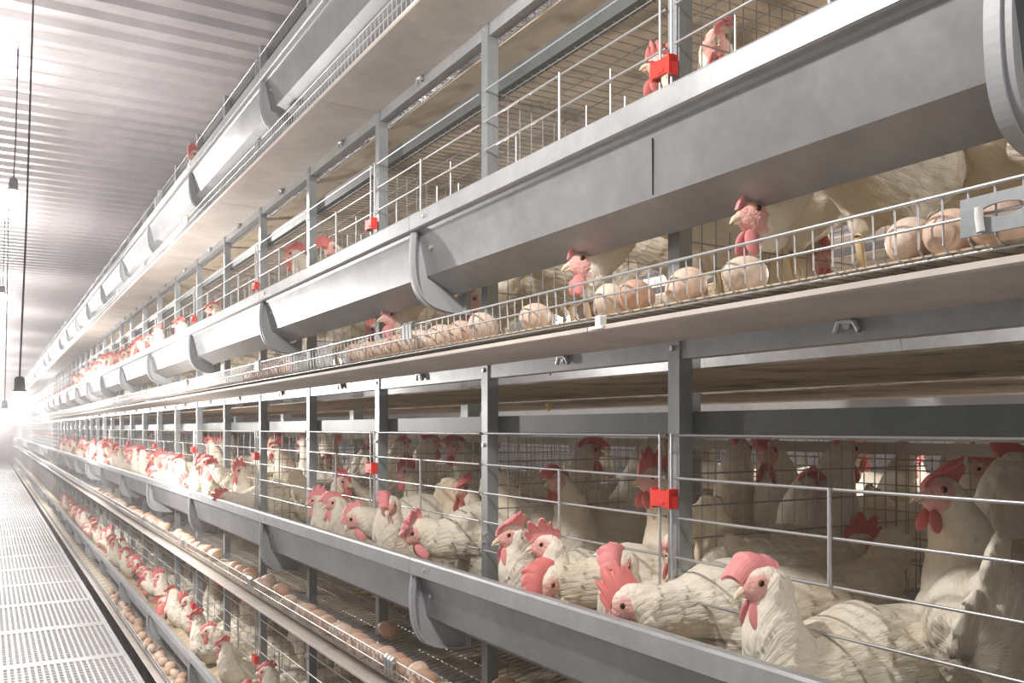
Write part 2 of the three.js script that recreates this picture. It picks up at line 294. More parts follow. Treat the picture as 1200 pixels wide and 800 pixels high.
const backMesh = (() => { const b = new Build(); for (let z = 0.0125; z < S; z += 0.025) b.rod([XM, -0.2, -z], [XM, 0.262, -z], 0.0011, 4); for (let y = -0.19; y < 0.265; y += 0.05) b.rod([XM + 0.001, y, 0], [XM + 0.001, y, -S], 0.0013, 4); for (const y of [0.14, 0.19, 0.24]) b.rod([XM + 0.001, y, 0], [XM + 0.001, y, -S], 0.0013, 4); return b.geo(); })();
const roofMesh = (() => { const b = new Build(); for (let z = 0.015; z < S; z += 0.03) b.rod([0.935, 0.258, -z], [XM, 0.265, -z], 0.0012, 4); for (let x = 0.94; x < XM; x += 0.1) b.rod([x, 0.2565, 0], [x, 0.2565, -S], 0.0014, 4); return b.geo(); })();
const farFront = (() => { const b = new Build(); for (const y of BARS) b.rod([XP - 0.006, y, 0], [XP - 0.006, y, -S], 0.0021, 4); b.rod([XP - 0.006, 0.075, -S / 2], [XP - 0.006, 0.195, -S / 2], 0.0024, 4); return b.geo(); })();
for (let t = 1; t <= 4; t++) for (let i = 1; i < CELLS; i++) {
  const Z = Z_NEAR + i * S, w = tierWord[t];
  if (Z > 26) continue;
  const o = root('wire_grille', `barred cage front of the ${w} tier ${i % 2 ? 'without a clip' : 'with a red clip'}${Z < 9 ? '' : ', far in haze'}`, 'cage front', `${i % 2 ? 'plain' : 'clipped'} cage fronts of the ${w} tier${Z < 9 ? '' : ' in the haze'}`); o.position.set(0, rim(t), -Z);
  if (Z < 9) {
    const x = XP - 0.006;
    for (const y of BARS) { const m = part('bar', barGeo, M.wire, o); m.position.set(x, y, -0.01); }
    const m = part('upright_bar', stubGeo, M.wire, o); m.position.set(x - 0.004, 0, -S / 2);
    if (t >= 3) for (const [dz, hh] of [[0.12, 0.4], [0.16, 0.55], [0.23, 0.45], [0.47, 0.5]]) { const q = part('upright_bar', stubGeo, M.wire, o); q.position.set(x + 0.006, -0.06, -dz); q.scale.set(0.6, hh * 2, 0.6); }
    if (i % 2 === 0) {
      for (const dz of [-0.014, 0.013]) { const q = part('gate_rod', gateGeo, M.wire, o); q.position.set(x - 0.005, 0, dz - 0.005); }
      const c = part('door_clip', clipRed, M.red, o, 'red plastic door clip'); c.position.set(x - 0.006, t === 2 ? 0.164 : 0.10, -0.005);
    }
  } else {
    const m = part('bar_panel', farFront, M.wire, o); m.userData.kind = 'stuff';
    if (i % 2 === 0) { const c = part('door_clip', clipRed, M.red, o, 'red plastic door clip'); c.position.set(XP - 0.012, t === 2 ? 0.164 : 0.10, -0.005); }
  }
  if (Z < 13) {
    const sc = root('wire_screen', `fine wire partition between two cages of the ${w} tier`, 'wire mesh', `partitions of the ${w} tier`); sc.position.set(0, rim(t), -Z);
    const m = part('wire_mesh', sideMesh, M.mesh, sc); m.userData.kind = 'stuff';
    const bk = root('wire_screen', `fine wire back screen of a cage in the ${w} tier`, 'wire mesh', `back screens of the ${w} tier`); bk.position.set(0, rim(t), -Z);
    const m2 = part('wire_mesh', backMesh, M.mesh, bk); m2.userData.kind = 'stuff';
    if (t >= 2) { const rf = root('wire_screen', `wire roof grid over a cage of the ${w} tier`, 'wire mesh', `roof grids of the ${w} tier`); rf.position.set(0, rim(t), -Z); const m3 = part('wire_mesh', roofMesh, M.mesh, rf); m3.userData.kind = 'stuff'; }
  }
}
for (let t = 1; t <= 4; t++) {                                   // water line in the middle of each tier
  const o = root('water_pipe', `beige water pipe with white clips inside the ${tierWord[t]} tier`, 'pipe'); o.position.y = rim(t);
  part('tube', new Build().box(1.44, 1.462, 0.222, 0.244, -14, -0.0).geo(), M.pipe, o);
  const nip = new THREE.CylinderGeometry(0.004, 0.003, 0.024, 8);
  for (let z = 0.62; z < 8; z += 0.3) { const m = part('nipple', nip, M.white, o); m.position.set(1.451, 0.210, -z); }
}

// ------------------------------------------------------------------ rear half of the row and the aisle behind it
for (let t = 1; t <= 4; t++) {
  const R = rim(t), w = tierWord[t], mir = (g) => { const c = g.clone(); c.scale(-1, 1, 1); c.translate(2 * XM + 0.06, 0, 0); const ix = []; for (let k = 0; k < c.attributes.position.count; k += 3) ix.push(k, k + 2, k + 1); c.setIndex(ix); return c; };
  const tr = root('feed_trough', `feed trough on the rear side of the cage row, ${w} tier`, 'trough'); tr.position.y = R;
  const bl = root('manure_belt', `brown belt under the rear cages of the ${w} tier`, 'belt'); bl.position.y = R;
  const pl = root('ledge_plate', `beige ledge plate on the rear side of the ${w} tier`, 'plate'); pl.position.y = R;
  const a = mir(gPan), b = mir(gLip), c = mir(gBeltTop), d = mir(gPlate);
  for (let k = 0; k < 10; k++) { const z = 1.2 - k * L2; for (const [n, g, m, p] of [['trough_pan', a, M.trough, tr], ['rim', b, M.rim, tr], ['belt_run', c, M.belt, bl], ['plate_section', d, M.ledge, pl]]) part(n, g, m, p).position.z = z; }
}

// the neighbouring row across the rear aisle
for (let t = 1; t <= 4; t++) {
  const R = rim(t), w = tierWord[t], D = 2.54;
  const tr = root('feed_trough', `feed trough of the neighbouring row across the rear aisle, ${w} tier`, 'trough'), bl = root('manure_belt', `brown belt of the neighbouring row, ${w} tier`, 'belt'), pl = root('ledge_plate', `beige ledge plate of the neighbouring row, ${w} tier`, 'plate');
  for (const o of [tr, bl, pl]) o.position.set(D, R, 0);
  for (let k = 0; k < 10; k++) { const z = 1.2 - k * L2; for (const [n, g, m, p] of [['trough_pan', gPan, M.trough, tr], ['rim', gLip, M.rim, tr], ['belt_run', gBeltTop, M.belt, bl], ['plate_section', gPlate, M.ledge, pl]]) part(n, g, m, p).position.z = z; }
}

// ------------------------------------------------------------------ hens
function cap(ax, ay, az, bx, by, bz, ra, rb, sz = 1, k = 0.025) { return { a: [ax, ay, az], b: [bx, by, bz], ra, rb, sz, k }; }
function field(prims) {
  const P = prims.map((q) => { const d = [q.b[0] - q.a[0], q.b[1] - q.a[1], (q.b[2] - q.a[2]) / q.sz]; return { ...q, d, l: d[0] * d[0] + d[1] * d[1] + d[2] * d[2] || 1e-9 }; });
  return (x, y, z) => {
    let f = 1e9;
    for (const q of P) {
      const px = x - q.a[0], py = y - q.a[1], pz = (z - q.a[2]) / q.sz;
      let t = (px * q.d[0] + py * q.d[1] + pz * q.d[2]) / q.l; t = t < 0 ? 0 : t > 1 ? 1 : t;
      const ex = px - t * q.d[0], ey = py - t * q.d[1], ez = pz - t * q.d[2];
      const s = (Math.sqrt(ex * ex + ey * ey + ez * ez) - (q.ra + (q.rb - q.ra) * t)) * (q.sz < 1 ? 0.5 + 0.5 * q.sz : 1);
      const h = Math.max(q.k - Math.abs(f - s), 0) / q.k;
      f = Math.min(f, s) - h * h * q.k * 0.25;
    }
    return f;
  };
}
function surface(f, lo, hi, c) {                                  // naive surface nets
  const N = [0, 1, 2].map((i) => Math.ceil((hi[i] - lo[i]) / c) + 1), [nx, ny, nz] = N, val = new Float32Array(nx * ny * nz), id = (i, j, k) => (k * ny + j) * nx + i;
  for (let k = 0; k < nz; k++) for (let j = 0; j < ny; j++) for (let i = 0; i < nx; i++) val[id(i, j, k)] = f(lo[0] + i * c, lo[1] + j * c, lo[2] + k * c);
  const vid = new Int32Array(nx * ny * nz).fill(-1), pos = [], ind = [];
  for (let k = 0; k + 1 < nz; k++) for (let j = 0; j + 1 < ny; j++) for (let i = 0; i + 1 < nx; i++) {
    let m = 0, n = 0, sx = 0, sy = 0, sz = 0; const v = [];
    for (let q = 0; q < 8; q++) { const w = val[id(i + (q & 1), j + (q >> 1 & 1), k + (q >> 2))]; v.push(w); if (w < 0) m++; }
    if (m === 0 || m === 8) continue;
    for (let a = 0; a < 8; a++) for (const bit of [1, 2, 4]) { if (a & bit) continue; const b = a | bit; if ((v[a] < 0) === (v[b] < 0)) continue; const t = v[a] / (v[a] - v[b]); n++; sx += (a & 1) + (bit === 1 ? t : 0); sy += (a >> 1 & 1) + (bit === 2 ? t : 0); sz += (a >> 2) + (bit === 4 ? t : 0); }
    vid[id(i, j, k)] = pos.length / 3; pos.push(lo[0] + (i + sx / n) * c, lo[1] + (j + sy / n) * c, lo[2] + (k + sz / n) * c);
  }
  const quad = (a, b, d, e, flip) => { if (a < 0 || b < 0 || d < 0 || e < 0) return; flip ? ind.push(a, d, b, a, e, d) : ind.push(a, b, d, a, d, e); };
  for (let k = 1; k + 1 < nz; k++) for (let j = 1; j + 1 < ny; j++) for (let i = 1; i + 1 < nx; i++) {
    const s = val[id(i, j, k)] < 0;
    if (s !== (val[id(i + 1, j, k)] < 0)) quad(vid[id(i, j - 1, k - 1)], vid[id(i, j, k - 1)], vid[id(i, j, k)], vid[id(i, j - 1, k)], !s);
    if (s !== (val[id(i, j + 1, k)] < 0)) quad(vid[id(i - 1, j, k - 1)], vid[id(i - 1, j, k)], vid[id(i, j, k)], vid[id(i, j, k - 1)], !s);
    if (s !== (val[id(i, j, k + 1)] < 0)) quad(vid[id(i - 1, j - 1, k)], vid[id(i, j - 1, k)], vid[id(i, j, k)], vid[id(i - 1, j, k)], !s);
  }
  const g = new THREE.BufferGeometry(); g.setAttribute('position', new THREE.Float32BufferAttribute(pos, 3)); g.setIndex(ind);
  const nor = new Float32Array(pos.length), e = c * 0.4;
  for (let q = 0; q < pos.length; q += 3) { const [x, y, z] = [pos[q], pos[q + 1], pos[q + 2]], v = V(f(x + e, y, z) - f(x - e, y, z), f(x, y + e, z) - f(x, y - e, z), f(x, y, z + e) - f(x, y, z - e)).normalize(); nor[q] = v.x; nor[q + 1] = v.y; nor[q + 2] = v.z; }
  g.setAttribute('normal', new THREE.BufferAttribute(nor, 3));
  return g;
}
function paint(g, fn, uvf) {
  const p = g.attributes.position, c = new Float32Array(p.count * 3), u = new Float32Array(p.count * 2);
  for (let i = 0; i < p.count; i++) { const q = fn(p.getX(i), p.getY(i), p.getZ(i)); c.set(q, 3 * i); const w = uvf ? uvf(p.getX(i), p.getY(i), p.getZ(i)) : [p.getX(i) * 9, p.getY(i) * 9]; u.set(w, 2 * i); }
  g.setAttribute('color', new THREE.BufferAttribute(c, 3)); g.setAttribute('uv', new THREE.BufferAttribute(u, 2)); return g;
}
const mix3 = (a, b, t) => [a[0] + (b[0] - a[0]) * t, a[1] + (b[1] - a[1]) * t, a[2] + (b[2] - a[2]) * t];
const sstep = (a, b, x) => { const t = Math.min(1, Math.max(0, (x - a) / (b - a))); return t * t * (3 - 2 * t); };
const CREAM = [0.86, 0.80, 0.68], STRAW = [0.70, 0.57, 0.36], SKIN = [0.76, 0.33, 0.30], COMB = [0.70, 0.20, 0.185], HORN = [0.78, 0.62, 0.46];
const featherTex = tex(256, 256, (x, y) => {                      // overlapping feather tips
  let h = 0; for (let r = -1; r <= 8; r++) for (let q = -1; q <= 8; q++) { const cx = (q + (r & 1) * 0.5) * 32, cy = r * 32, dx = (x - cx) / 17, dy = (y - cy) / 34; if (Math.abs(dx) < 1 && dy > -1 && dy < 1) { const d = 1 - dx * dx - Math.max(0, dy) ** 2 * 0.9; if (d > 0) h = Math.max(h, 0.45 * (1 + dy) * Math.sqrt(d) + 0.1); } }
  const v = 60 + 150 * h + 45 * (tile(x, y, 256, 64, 21) - 0.5) + 40 * (tile(x * 3, y, 256, 90, 22) - 0.5); return [v, v, v].map((q) => Math.max(0, Math.min(255, q)));
});
M.feather = std({ color: 0xffffff, vertexColors: true, roughness: 0.95, bumpMap: featherTex, bumpScale: 0.0035 });
M.comb = new THREE.MeshPhysicalMaterial({ color: rgb(...COMB), roughness: 0.55, bumpMap: rep(roughTex, 30, 30), bumpScale: 0.0008 });
M.combPale = new THREE.MeshPhysicalMaterial({ color: rgb(0.80, 0.30, 0.30), roughness: 0.6, bumpMap: rep(roughTex, 30, 30), bumpScale: 0.0008 });
M.horn = std({ color: rgb(...HORN), roughness: 0.4 });
M.eye = std({ color: 0xffffff, vertexColors: true, roughness: 0.12 });
M.leg = std({ color: rgb(0.72, 0.55, 0.30), roughness: 0.7 });
M.farHen = std({ color: 0xffffff, vertexColors: true, roughness: 0.9 });

function ruled(grid, close = true) {                              // closed double skin from grid[s][t] = {p, n, h}: p +- n*h
  const b = new Build(), S_ = grid.length, T = grid[0].length, A = grid.map((r) => r.map((q) => q.p.clone().addScaledVector(q.n, q.h).toArray())), B = grid.map((r) => r.map((q) => q.p.clone().addScaledVector(q.n, -q.h).toArray()));
  for (let s = 0; s + 1 < S_; s++) for (let t = 0; t + 1 < T; t++) { b.quad(A[s][t], A[s + 1][t], A[s + 1][t + 1], A[s][t + 1]); b.quad(B[s][t], B[s][t + 1], B[s + 1][t + 1], B[s + 1][t]); }
  if (close) { for (let s = 0; s + 1 < S_; s++) { b.quad(A[s][T - 1], A[s + 1][T - 1], B[s + 1][T - 1], B[s][T - 1]); b.quad(A[s + 1][0], A[s][0], B[s][0], B[s + 1][0]); } for (let t = 0; t + 1 < T; t++) { b.quad(A[0][t], A[0][t + 1], B[0][t + 1], B[0][t]); b.quad(A[S_ - 1][t + 1], A[S_ - 1][t], B[S_ - 1][t], B[S_ - 1][t + 1]); } }
  return b.geo();
}
function combGeo({ flop = 1, size = 1, teeth: amp = 0.45, fwd = 0, seed = 1 }, ns = 34, nt = 8) {   // single comb: blade with points, standing, drooping forward or flopped aside
  const ph = rng(seed)() * 0.3, grid = [];
  for (let i = 0; i <= ns; i++) {
    const s = i / ns, row = [], tooth = Math.pow(Math.abs(Math.sin(Math.PI * (s * 4.6 + 0.15 + ph))), 0.8), h = size * (0.014 + 0.029 * Math.pow(Math.sin(Math.PI * Math.min(1, s * 0.92 + 0.06)), 0.8)) * (1 - amp + amp * tooth) + 0.002;
    const bx = 0.034 - 0.062 * s, by = 0.008 + 0.014 * Math.sin(Math.PI * Math.min(1, s * 1.05)) + (s > 0.75 ? (s - 0.75) * 0.02 : 0);
    let y = 0, z = 0; const fl = flop * (0.5 + 0.5 * Math.sin(Math.PI * Math.min(1, s + 0.15)));
    for (let k = 0; k <= nt; k++) {
      const t = k / nt, a = fl * t * 2.1 + 0.3 * Math.sin(6 * s + seed) * t;
      if (k) { y += Math.cos(a) * h / nt; z += Math.sin(a) * h / nt; }
      const ax = bx + t * h * (fwd * (1 - 0.5 * s) - 0.1 - 0.3 * s) + 0.12 * h * t * Math.sin(9 * s + seed);
      row.push({ p: V(ax, by + y - fwd * 0.35 * t * t * h, z), n: V(0, -Math.sin(a), Math.cos(a)), h: 0.0036 * (1 - 0.55 * t) + 0.0003 });
    }
    grid.push(row);
  }
  return ruled(grid);
}
const COMBS = [{ flop: 1.05, size: 1.15, teeth: 0.12, fwd: 0.55, seed: 2 }, { flop: -1.0, size: 1.0, teeth: 0.4, fwd: 0.1, seed: 3 }, { flop: 0.35, size: 1.0, teeth: 0.5, fwd: 0, seed: 5 }, { flop: -0.45, size: 1.15, teeth: 0.55, fwd: 0.5, seed: 6 }, { flop: 1.15, size: 0.9, teeth: 0.35, fwd: 0.2, seed: 8 }, { flop: -0.75, size: 0.85, teeth: 0.3, fwd: -0.2, seed: 9 }];
const combGeos = COMBS.map((c) => combGeo(c));
const wattleGeo = (size) => {
  const out = [];
  for (const sd of [1, -1]) {
    const g = new THREE.SphereGeometry(1, 12, 9); g.scale(0.0125 * size, 0.0185 * size, 0.0045); g.rotateX(-0.25 * sd); g.rotateZ(0.15); g.translate(0.020, -0.030 - 0.006 * size, 0.0105 * sd); out.push(g);
  }
  return mergeGeometries(out);
};
const beakGeo = (() => {
  const b = new Build(), ring = (x, y, ry, rz, n = 8) => Array.from({ length: n + 1 }, (_, k) => { const w = 2 * Math.PI * k / n; return [x, y + Math.sin(w) * ry, Math.cos(w) * rz]; });
  const skin = (rs) => { for (let i = 0; i + 1 < rs.length; i++) for (let k = 0; k + 1 < rs[i].length; k++) b.quad(rs[i][k + 1], rs[i][k], rs[i + 1][k], rs[i + 1][k + 1]); };
  skin([ring(0.020, 0.001, 0.0075, 0.0085), ring(0.032, -0.001, 0.006, 0.0062), ring(0.041, -0.005, 0.004, 0.0038), ring(0.046, -0.0105, 0.0008, 0.0008)]);
  skin([ring(0.020, -0.008, 0.004, 0.0075), ring(0.032, -0.0085, 0.003, 0.0052), ring(0.041, -0.0105, 0.0012, 0.002)]);
  return b.geo();
})();
const eyeGeo = (sd) => { const g = new THREE.SphereGeometry(0.0052, 12, 10); g.scale(1, 1, 0.6); paint(g, (x, y, z) => (Math.hypot(x, y) < 0.0040 && z * sd > 0 ? [0.01, 0.008, 0.007] : [0.34, 0.13, 0.05])); g.translate(0.0115, 0.006, 0.0165 * sd); return g; };
const legGeo = (sd, dy) => { const b = new Build(); b.path([[-0.015, 0.13 - dy, 0.042 * sd], [0.022, Math.max(0.02, 0.085 - dy * 0.6), 0.044 * sd], [0.005, 0.008, 0.044 * sd]], 0.0062, 7); for (const a of [-0.5, 0, 0.5]) b.path([[0.005, 0.008, 0.044 * sd], [0.005 + 0.025 * Math.cos(a), 0.008, 0.044 * sd + 0.025 * Math.sin(a)], [0.005 + 0.052 * Math.cos(a), 0.004, 0.044 * sd + 0.052 * Math.sin(a)]], 0.004, 6); b.path([[0.005, 0.008, 0.044 * sd], [-0.025, 0.005, 0.044 * sd]], 0.0038, 6); return b.geo(); };

function henGeo(pose, cell, headCell, seed) {
  const [hx, hy, hz] = pose.head, sq = pose.squat || 0, q = [], yaw = pose.yaw * Math.PI / 180, pit = (pose.pitch || 0) * Math.PI / 180;
  const Y = (y) => y - sq, tl = pose.tail ?? 1;
  q.push(cap(0.085, Y(0.215), 0, 0.0, Y(0.208), 0, 0.084, 0.098, 0.92, 0.03), cap(0, Y(0.208), 0, -0.105, Y(0.232), 0, 0.098, 0.074, 0.92, 0.03), cap(-0.105, Y(0.232), 0, -0.17, Y(0.255 + 0.03 * tl), 0, 0.07, 0.038, 0.8, 0.03));
  for (const [a, l] of [[-0.1, 0.9], [0.12, 1], [0.3, 1], [0.5, 0.85]]) { const an = 0.28 + a + 0.35 * tl, ll = 0.095 * l; q.push(cap(-0.15, Y(0.262 + 0.02 * tl), 0, -0.15 - ll * Math.cos(an), Y(0.262 + 0.02 * tl) + ll * Math.sin(an), (a - 0.2) * 0.03, 0.03, 0.010, 0.5, 0.007)); }
  for (const s of [1, -1]) {
    q.push(cap(0.055, Y(0.228), 0.066 * s, -0.06, Y(0.222), 0.066 * s, 0.050, 0.052, 0.5, 0.006), cap(-0.06, Y(0.222), 0.064 * s, -0.185, Y(0.245), 0.034 * s, 0.045, 0.013, 0.5, 0.006));
    q.push(cap(0.0, Y(0.15), 0.04 * s, 0.012, Math.max(0.06, Y(0.105)), 0.044 * s, 0.052, 0.018, 1, 0.02));
  }
  const n0 = V(0.09, Y(0.25), 0), H = V(hx, hy, hz), fw = V(Math.cos(yaw) * Math.cos(pit), Math.sin(pit), Math.sin(yaw) * Math.cos(pit));
  const up = V(0, 1, 0), sd = fw.clone().cross(up).normalize(), u2 = sd.clone().cross(fw).normalize();
  const end = H.clone().addScaledVector(fw, -0.012).addScaledVector(u2, -0.010), reach = n0.distanceTo(end);
  const lowH = hy < 0.2, crane = pose.crane, c1 = n0.clone().add(crane ? V(0.16, -0.045, 0) : lowH ? V(0.1, -0.01, 0) : V(0.05, 0.045, 0).multiplyScalar(reach / 0.18)), c2 = end.clone().add((crane ? V(0.012, -0.13, 0).multiplyScalar(0.18 / Math.min(0.18, reach)) : lowH ? V(-0.02, 0.06, 0) : V(-0.03, -0.07, 0)).multiplyScalar(Math.min(1, reach / 0.18)).addScaledVector(fw, -0.02));
  const cv = new THREE.CubicBezierCurve3(n0, c1, c2, end), pts = cv.getPoints(6), rr = [0.066, 0.059, 0.050, 0.042, 0.035, 0.030, 0.025];
  for (let k = 0; k < 6; k++) q.push(cap(...pts[k].toArray(), ...pts[k + 1].toArray(), rr[k] * (pose.thin || 1), rr[k + 1] * (pose.thin || 1), 0.92, 0.022));
  const base = field(q), nk = seed * 17.3;
  const plume = (x, y, z) => { const U = Math.atan2(y - Y(0.22), z) * 5.2, W = -x * 26 - y * 9, row = Math.floor(W), dx = U + (row & 1) * 0.5 - Math.floor(U + (row & 1) * 0.5) - 0.5, dy = W - row; return (0.35 + 0.65 * dy) * Math.sqrt(Math.max(0, 1 - 3.2 * dx * dx)); };
  const f = (x, y, z) => { const d = base(x, y, z); return d > 0.02 || d < -0.02 ? d : d - 0.0034 * plume(x, y, z) + 0.0035 * (noise(x * 55 + nk, y * 90, z * 90) - 0.5) + 0.004 * (noise(x * 20, y * 26 + nk, z * 26) - 0.5); };
  const lo = [-0.33, 0.02, -0.14], hi = [Math.max(0.22, hx + 0.06), Math.max(0.46 - sq, hy + 0.06), 0.14]; lo[2] = Math.min(lo[2], hz - 0.06); hi[2] = Math.max(hi[2], hz + 0.06);
  const body = paint(surface(f, lo, hi, cell), (x, y, z) => mix3(CREAM, STRAW, 0.75 * sstep(0.5, 0.85, noise(x * 9 + nk, y * 11, z * 11)) * 0.6 + 0.18 * sstep(0.45, 0.75, noise(x * 40, y * 60 + nk, z * 60))),
    (x, y, z) => [Math.atan2(y - Y(0.22), z) * 0.95, -x * 3.4 - (y > Y(0.3) ? (y - Y(0.3)) * 3 : 0)]);
  const hq = [cap(0.004, 0, 0, -0.006, 0.0, 0, 0.0235, 0.0235, 0.82, 0.012), cap(0.012, -0.004, 0, 0.024, -0.003, 0, 0.015, 0.0095, 0.85, 0.012), cap(-0.008, -0.012, 0, -0.018, -0.024, 0, 0.021, 0.024, 0.86, 0.014)];
  for (const s of [1, -1]) hq.push(cap(-0.006, -0.010, 0.017 * s, -0.006, -0.016, 0.0165 * s, 0.0062, 0.006, 0.6, 0.003));
  const hf = field(hq);
  const head = paint(surface((x, y, z) => hf(x, y, z) + 0.0014 * (noise(x * 260 + nk, y * 260, z * 260) - 0.5), [-0.06, -0.065, -0.04], [0.05, 0.045, 0.04], headCell), (x, y, z) => {
    const lobe = Math.hypot((x + 0.006) / 0.008, (y + 0.013) / 0.0105) < 1 && Math.abs(z) > 0.0135;
    const face = sstep(-0.012, 0.002, x - 0.35 * y + 0.006 * (noise(x * 200, y * 200, z * 200) - 0.5)) * sstep(0.021, 0.013, y) * sstep(-0.030, -0.02, y);
    return lobe ? [0.86, 0.82, 0.76] : mix3(CREAM, SKIN, face * 0.8);
  }, (x, y) => [x * 8, y * 8]);
  const m = new THREE.Matrix4().makeBasis(fw, u2, sd).setPosition(H);
  head.applyMatrix4(m);
  return { body: mergeGeometries([body, head]), m };
}
const POSES = {
  alert: { head: [0.165, 0.425, 0], yaw: 0 },
  alertTall: { head: [0.14, 0.455, 0.0], yaw: 12 },
  lookDown: { head: [0.155, 0.425, 0.02], yaw: 55, pitch: -5 },
  lookNear: { head: [0.155, 0.42, -0.02], yaw: -60, pitch: -8 },
  reach: { head: [0.275, 0.36, 0.0], yaw: 8, pitch: -8 },
  reachAway: { head: [0.265, 0.36, 0.03], yaw: 45, pitch: -10 },
  reachNear: { head: [0.265, 0.35, -0.035], yaw: -55, pitch: -22 },
  crane: { head: [0.268, 0.365, 0.0], yaw: 8, pitch: -10, crane: 1, thin: 1.12 },
  craneAway: { head: [0.265, 0.36, 0.02], yaw: 35, pitch: -4, crane: 1, thin: 1.05 },
  craneNear: { head: [0.262, 0.355, -0.03], yaw: -48, pitch: -26, crane: 1, thin: 1.12 },
  peck: { head: [0.285, 0.275, 0.0], yaw: 12, pitch: -42 },
  peckNear: { head: [0.27, 0.27, -0.03], yaw: -35, pitch: -45 },
  squat: { head: [0.15, 0.31, 0.0], yaw: 25, squat: 0.085 },
  low: { head: [0.275, 0.078, 0.0], yaw: 10, pitch: -5 },
  rump: { head: [0.24, 0.24, 0.0], yaw: 10, pitch: -40, tail: -0.8 },
  turnBack: { head: [0.12, 0.40, -0.045], yaw: -130, pitch: -5 },
};
const names = Object.keys(POSES), NEAR = {}, FARG = {};
const HENPARTS = { eyeL: eyeGeo(1), eyeR: eyeGeo(-1) };
function flatColor(g, c) { const n = g.attributes.position.count, a = new Float32Array(n * 3); for (let i = 0; i < n; i++) a.set(c, 3 * i); g.setAttribute('color', new THREE.BufferAttribute(a, 3)); return g; }
names.forEach((n, i) => {
  const a = henGeo(POSES[n], 0.0068, 0.0026, i + 1);
  NEAR[n] = { body: a.body, m: a.m, wattle: wattleGeo(0.9 + 0.1 * (i % 4)), dy: POSES[n].squat || 0 };
  const b = henGeo(POSES[n], 0.0155, 0.006, i + 1);
  const bits = [combGeo(COMBS[i % 6], 12, 3), wattleGeo(1.1)].map((g) => flatColor(g.index ? g.toNonIndexed() : g, COMB)).concat([flatColor(beakGeo.clone(), HORN)]).map((g) => { g.applyMatrix4(b.m); return g; });
  const dark = [1, -1].map((s) => { const g = new THREE.SphereGeometry(0.005, 6, 5).toNonIndexed(); g.translate(0.0115, 0.006, 0.0165 * s); g.applyMatrix4(b.m); return flatColor(g, [0.03, 0.015, 0.01]); });
  FARG[n] = { body: mergeGeometries([b.body.toNonIndexed(), ...bits, ...dark]), m: b.m };
});
const headLocal = (n) => new THREE.Vector3().setFromMatrixPosition(NEAR[n].m);
const legs = {}; const legOf = (sd, dy) => (legs[sd + '_' + dy] ??= legGeo(sd, dy));
let henSerial = 0;
function placeHen(pose, x, Z, tier, h, near, label, group, scale = 1, lift = 0, pale = 0) {
  henSerial++; const y = floorAt(tier, x) + lift, th = Math.PI - h * Math.PI / 180; let o; x += Math.max(0, 0.905 - frontOf(x, h, scale));
  if (near) {
    const v = NEAR[pose]; o = root('hen', label, 'hen', group);
    part('body', v.body, M.feather, o);
    const hd = (n, g, m, l) => { const q = part(n, g, m, o, l); q.applyMatrix4(v.m); return q; };
    hd('comb', combGeos[(pale || henSerial * 5 + 1) % 6], pale ? M.combPale : M.comb, 'floppy red comb'); hd('wattles', v.wattle, pale ? M.combPale : M.comb, 'red wattles'); hd('beak', beakGeo, M.horn, 'pale horn beak'); hd('eye', HENPARTS.eyeL, M.eye); hd('eye', HENPARTS.eyeR, M.eye);
    part('leg', legOf(1, v.dy), M.leg, o); part('leg', legOf(-1, v.dy), M.leg, o);
  } else o = solo('hen', FARG[pose].body, M.farHen, label, 'hen', group);
  o.position.set(x, y, -Z); o.rotation.y = th; o.scale.setScalar(scale);
  return o;
}
const frontOf = (x, h, s) => { const d = -Math.cos(h * Math.PI / 180), w = 0.09 * Math.abs(Math.sin(h * Math.PI / 180)); return Math.min(x + d * 0.172 * s, x - d * 0.25 * s) - w * s; };
function henAt(u, v, X, pose, h, tier, label, group, pale) {       // head seen at a pixel, X from where it stands by the bars
  const th = Math.PI - h * Math.PI / 180, hl = headLocal(pose).applyAxisAngle(V(0, 1, 0), th); let p, s = 1;
  for (let n = 0; n < 25; n++, X += 0.02) {                        // a body stays behind the bars
    p = at(u, v, X); for (let k = 0; k < 3; k++) s = Math.min(1.16, Math.max(0.86, (p.y - floorAt(tier, X - hl.x * s)) / hl.y));
    if (frontOf(X - hl.x * s, h, s) > 0.905) break;
  }
  return placeHen(pose, p.x - hl.x * s, -(p.z - hl.z * s), tier, h, true, label, group, s, 0, pale);
}
const G2 = 'hens in the second tier cages';
henAt(893, 684, 0.825, 'crane', 4, 2, 'white hen with a drooping pink comb stretching its head out over the trough rim', null, 6);
henAt(728, 662, 0.83, 'craneNear', 8, 2, 'white hen bowing a pink face towards the walkway beside the red clip', null, 6);
henAt(599, 628, 0.835, 'crane', -2, 2, 'white hen with a spreading red comb, first beside the upright', null, 5);
henAt(641, 640, 0.825, 'craneAway', -6, 2, 'white hen with a jagged pink comb, second beside the upright', null, 3);
henAt(765, 562, 1.03, 'alert', 5, 2, 'tall hen standing behind the red clip with its neck raised');
henAt(788, 640, 0.97, 'reachNear', 20, 2, 'hen with a shaded face peering out below the red clip');
henAt(655, 565, 1.08, 'alert', -5, 2, 'hen inside the cage with its neck up between bar and mesh');
henAt(1102, 578, 1.08, 'alert', 8, 2, 'large hen in profile with a bushy dark comb inside the cage');
henAt(945, 570, 1.17, 'alertTall', 165, 2, 'hen looking back into the cage with its head high');
henAt(1008, 640, 1.02, 'squat', 185, 2, 'crouching hen turned to the back of the cage');
henAt(988, 530, 1.38, 'alert', 172, 2, 'hen at the back mesh against the bright rear aisle');
henAt(1190, 548, 1.25, 'lookDown', 150, 2, 'hen with a big dark comb standing against the bright back mesh');
henAt(690, 530, 1.34, 'alert', 190, 2, 'shaded hen at the back screen behind the short wire stub');
henAt(868, 528, 1.36, 'alertTall', 150, 2, 'shaded hen by the back screen with a dark red face');
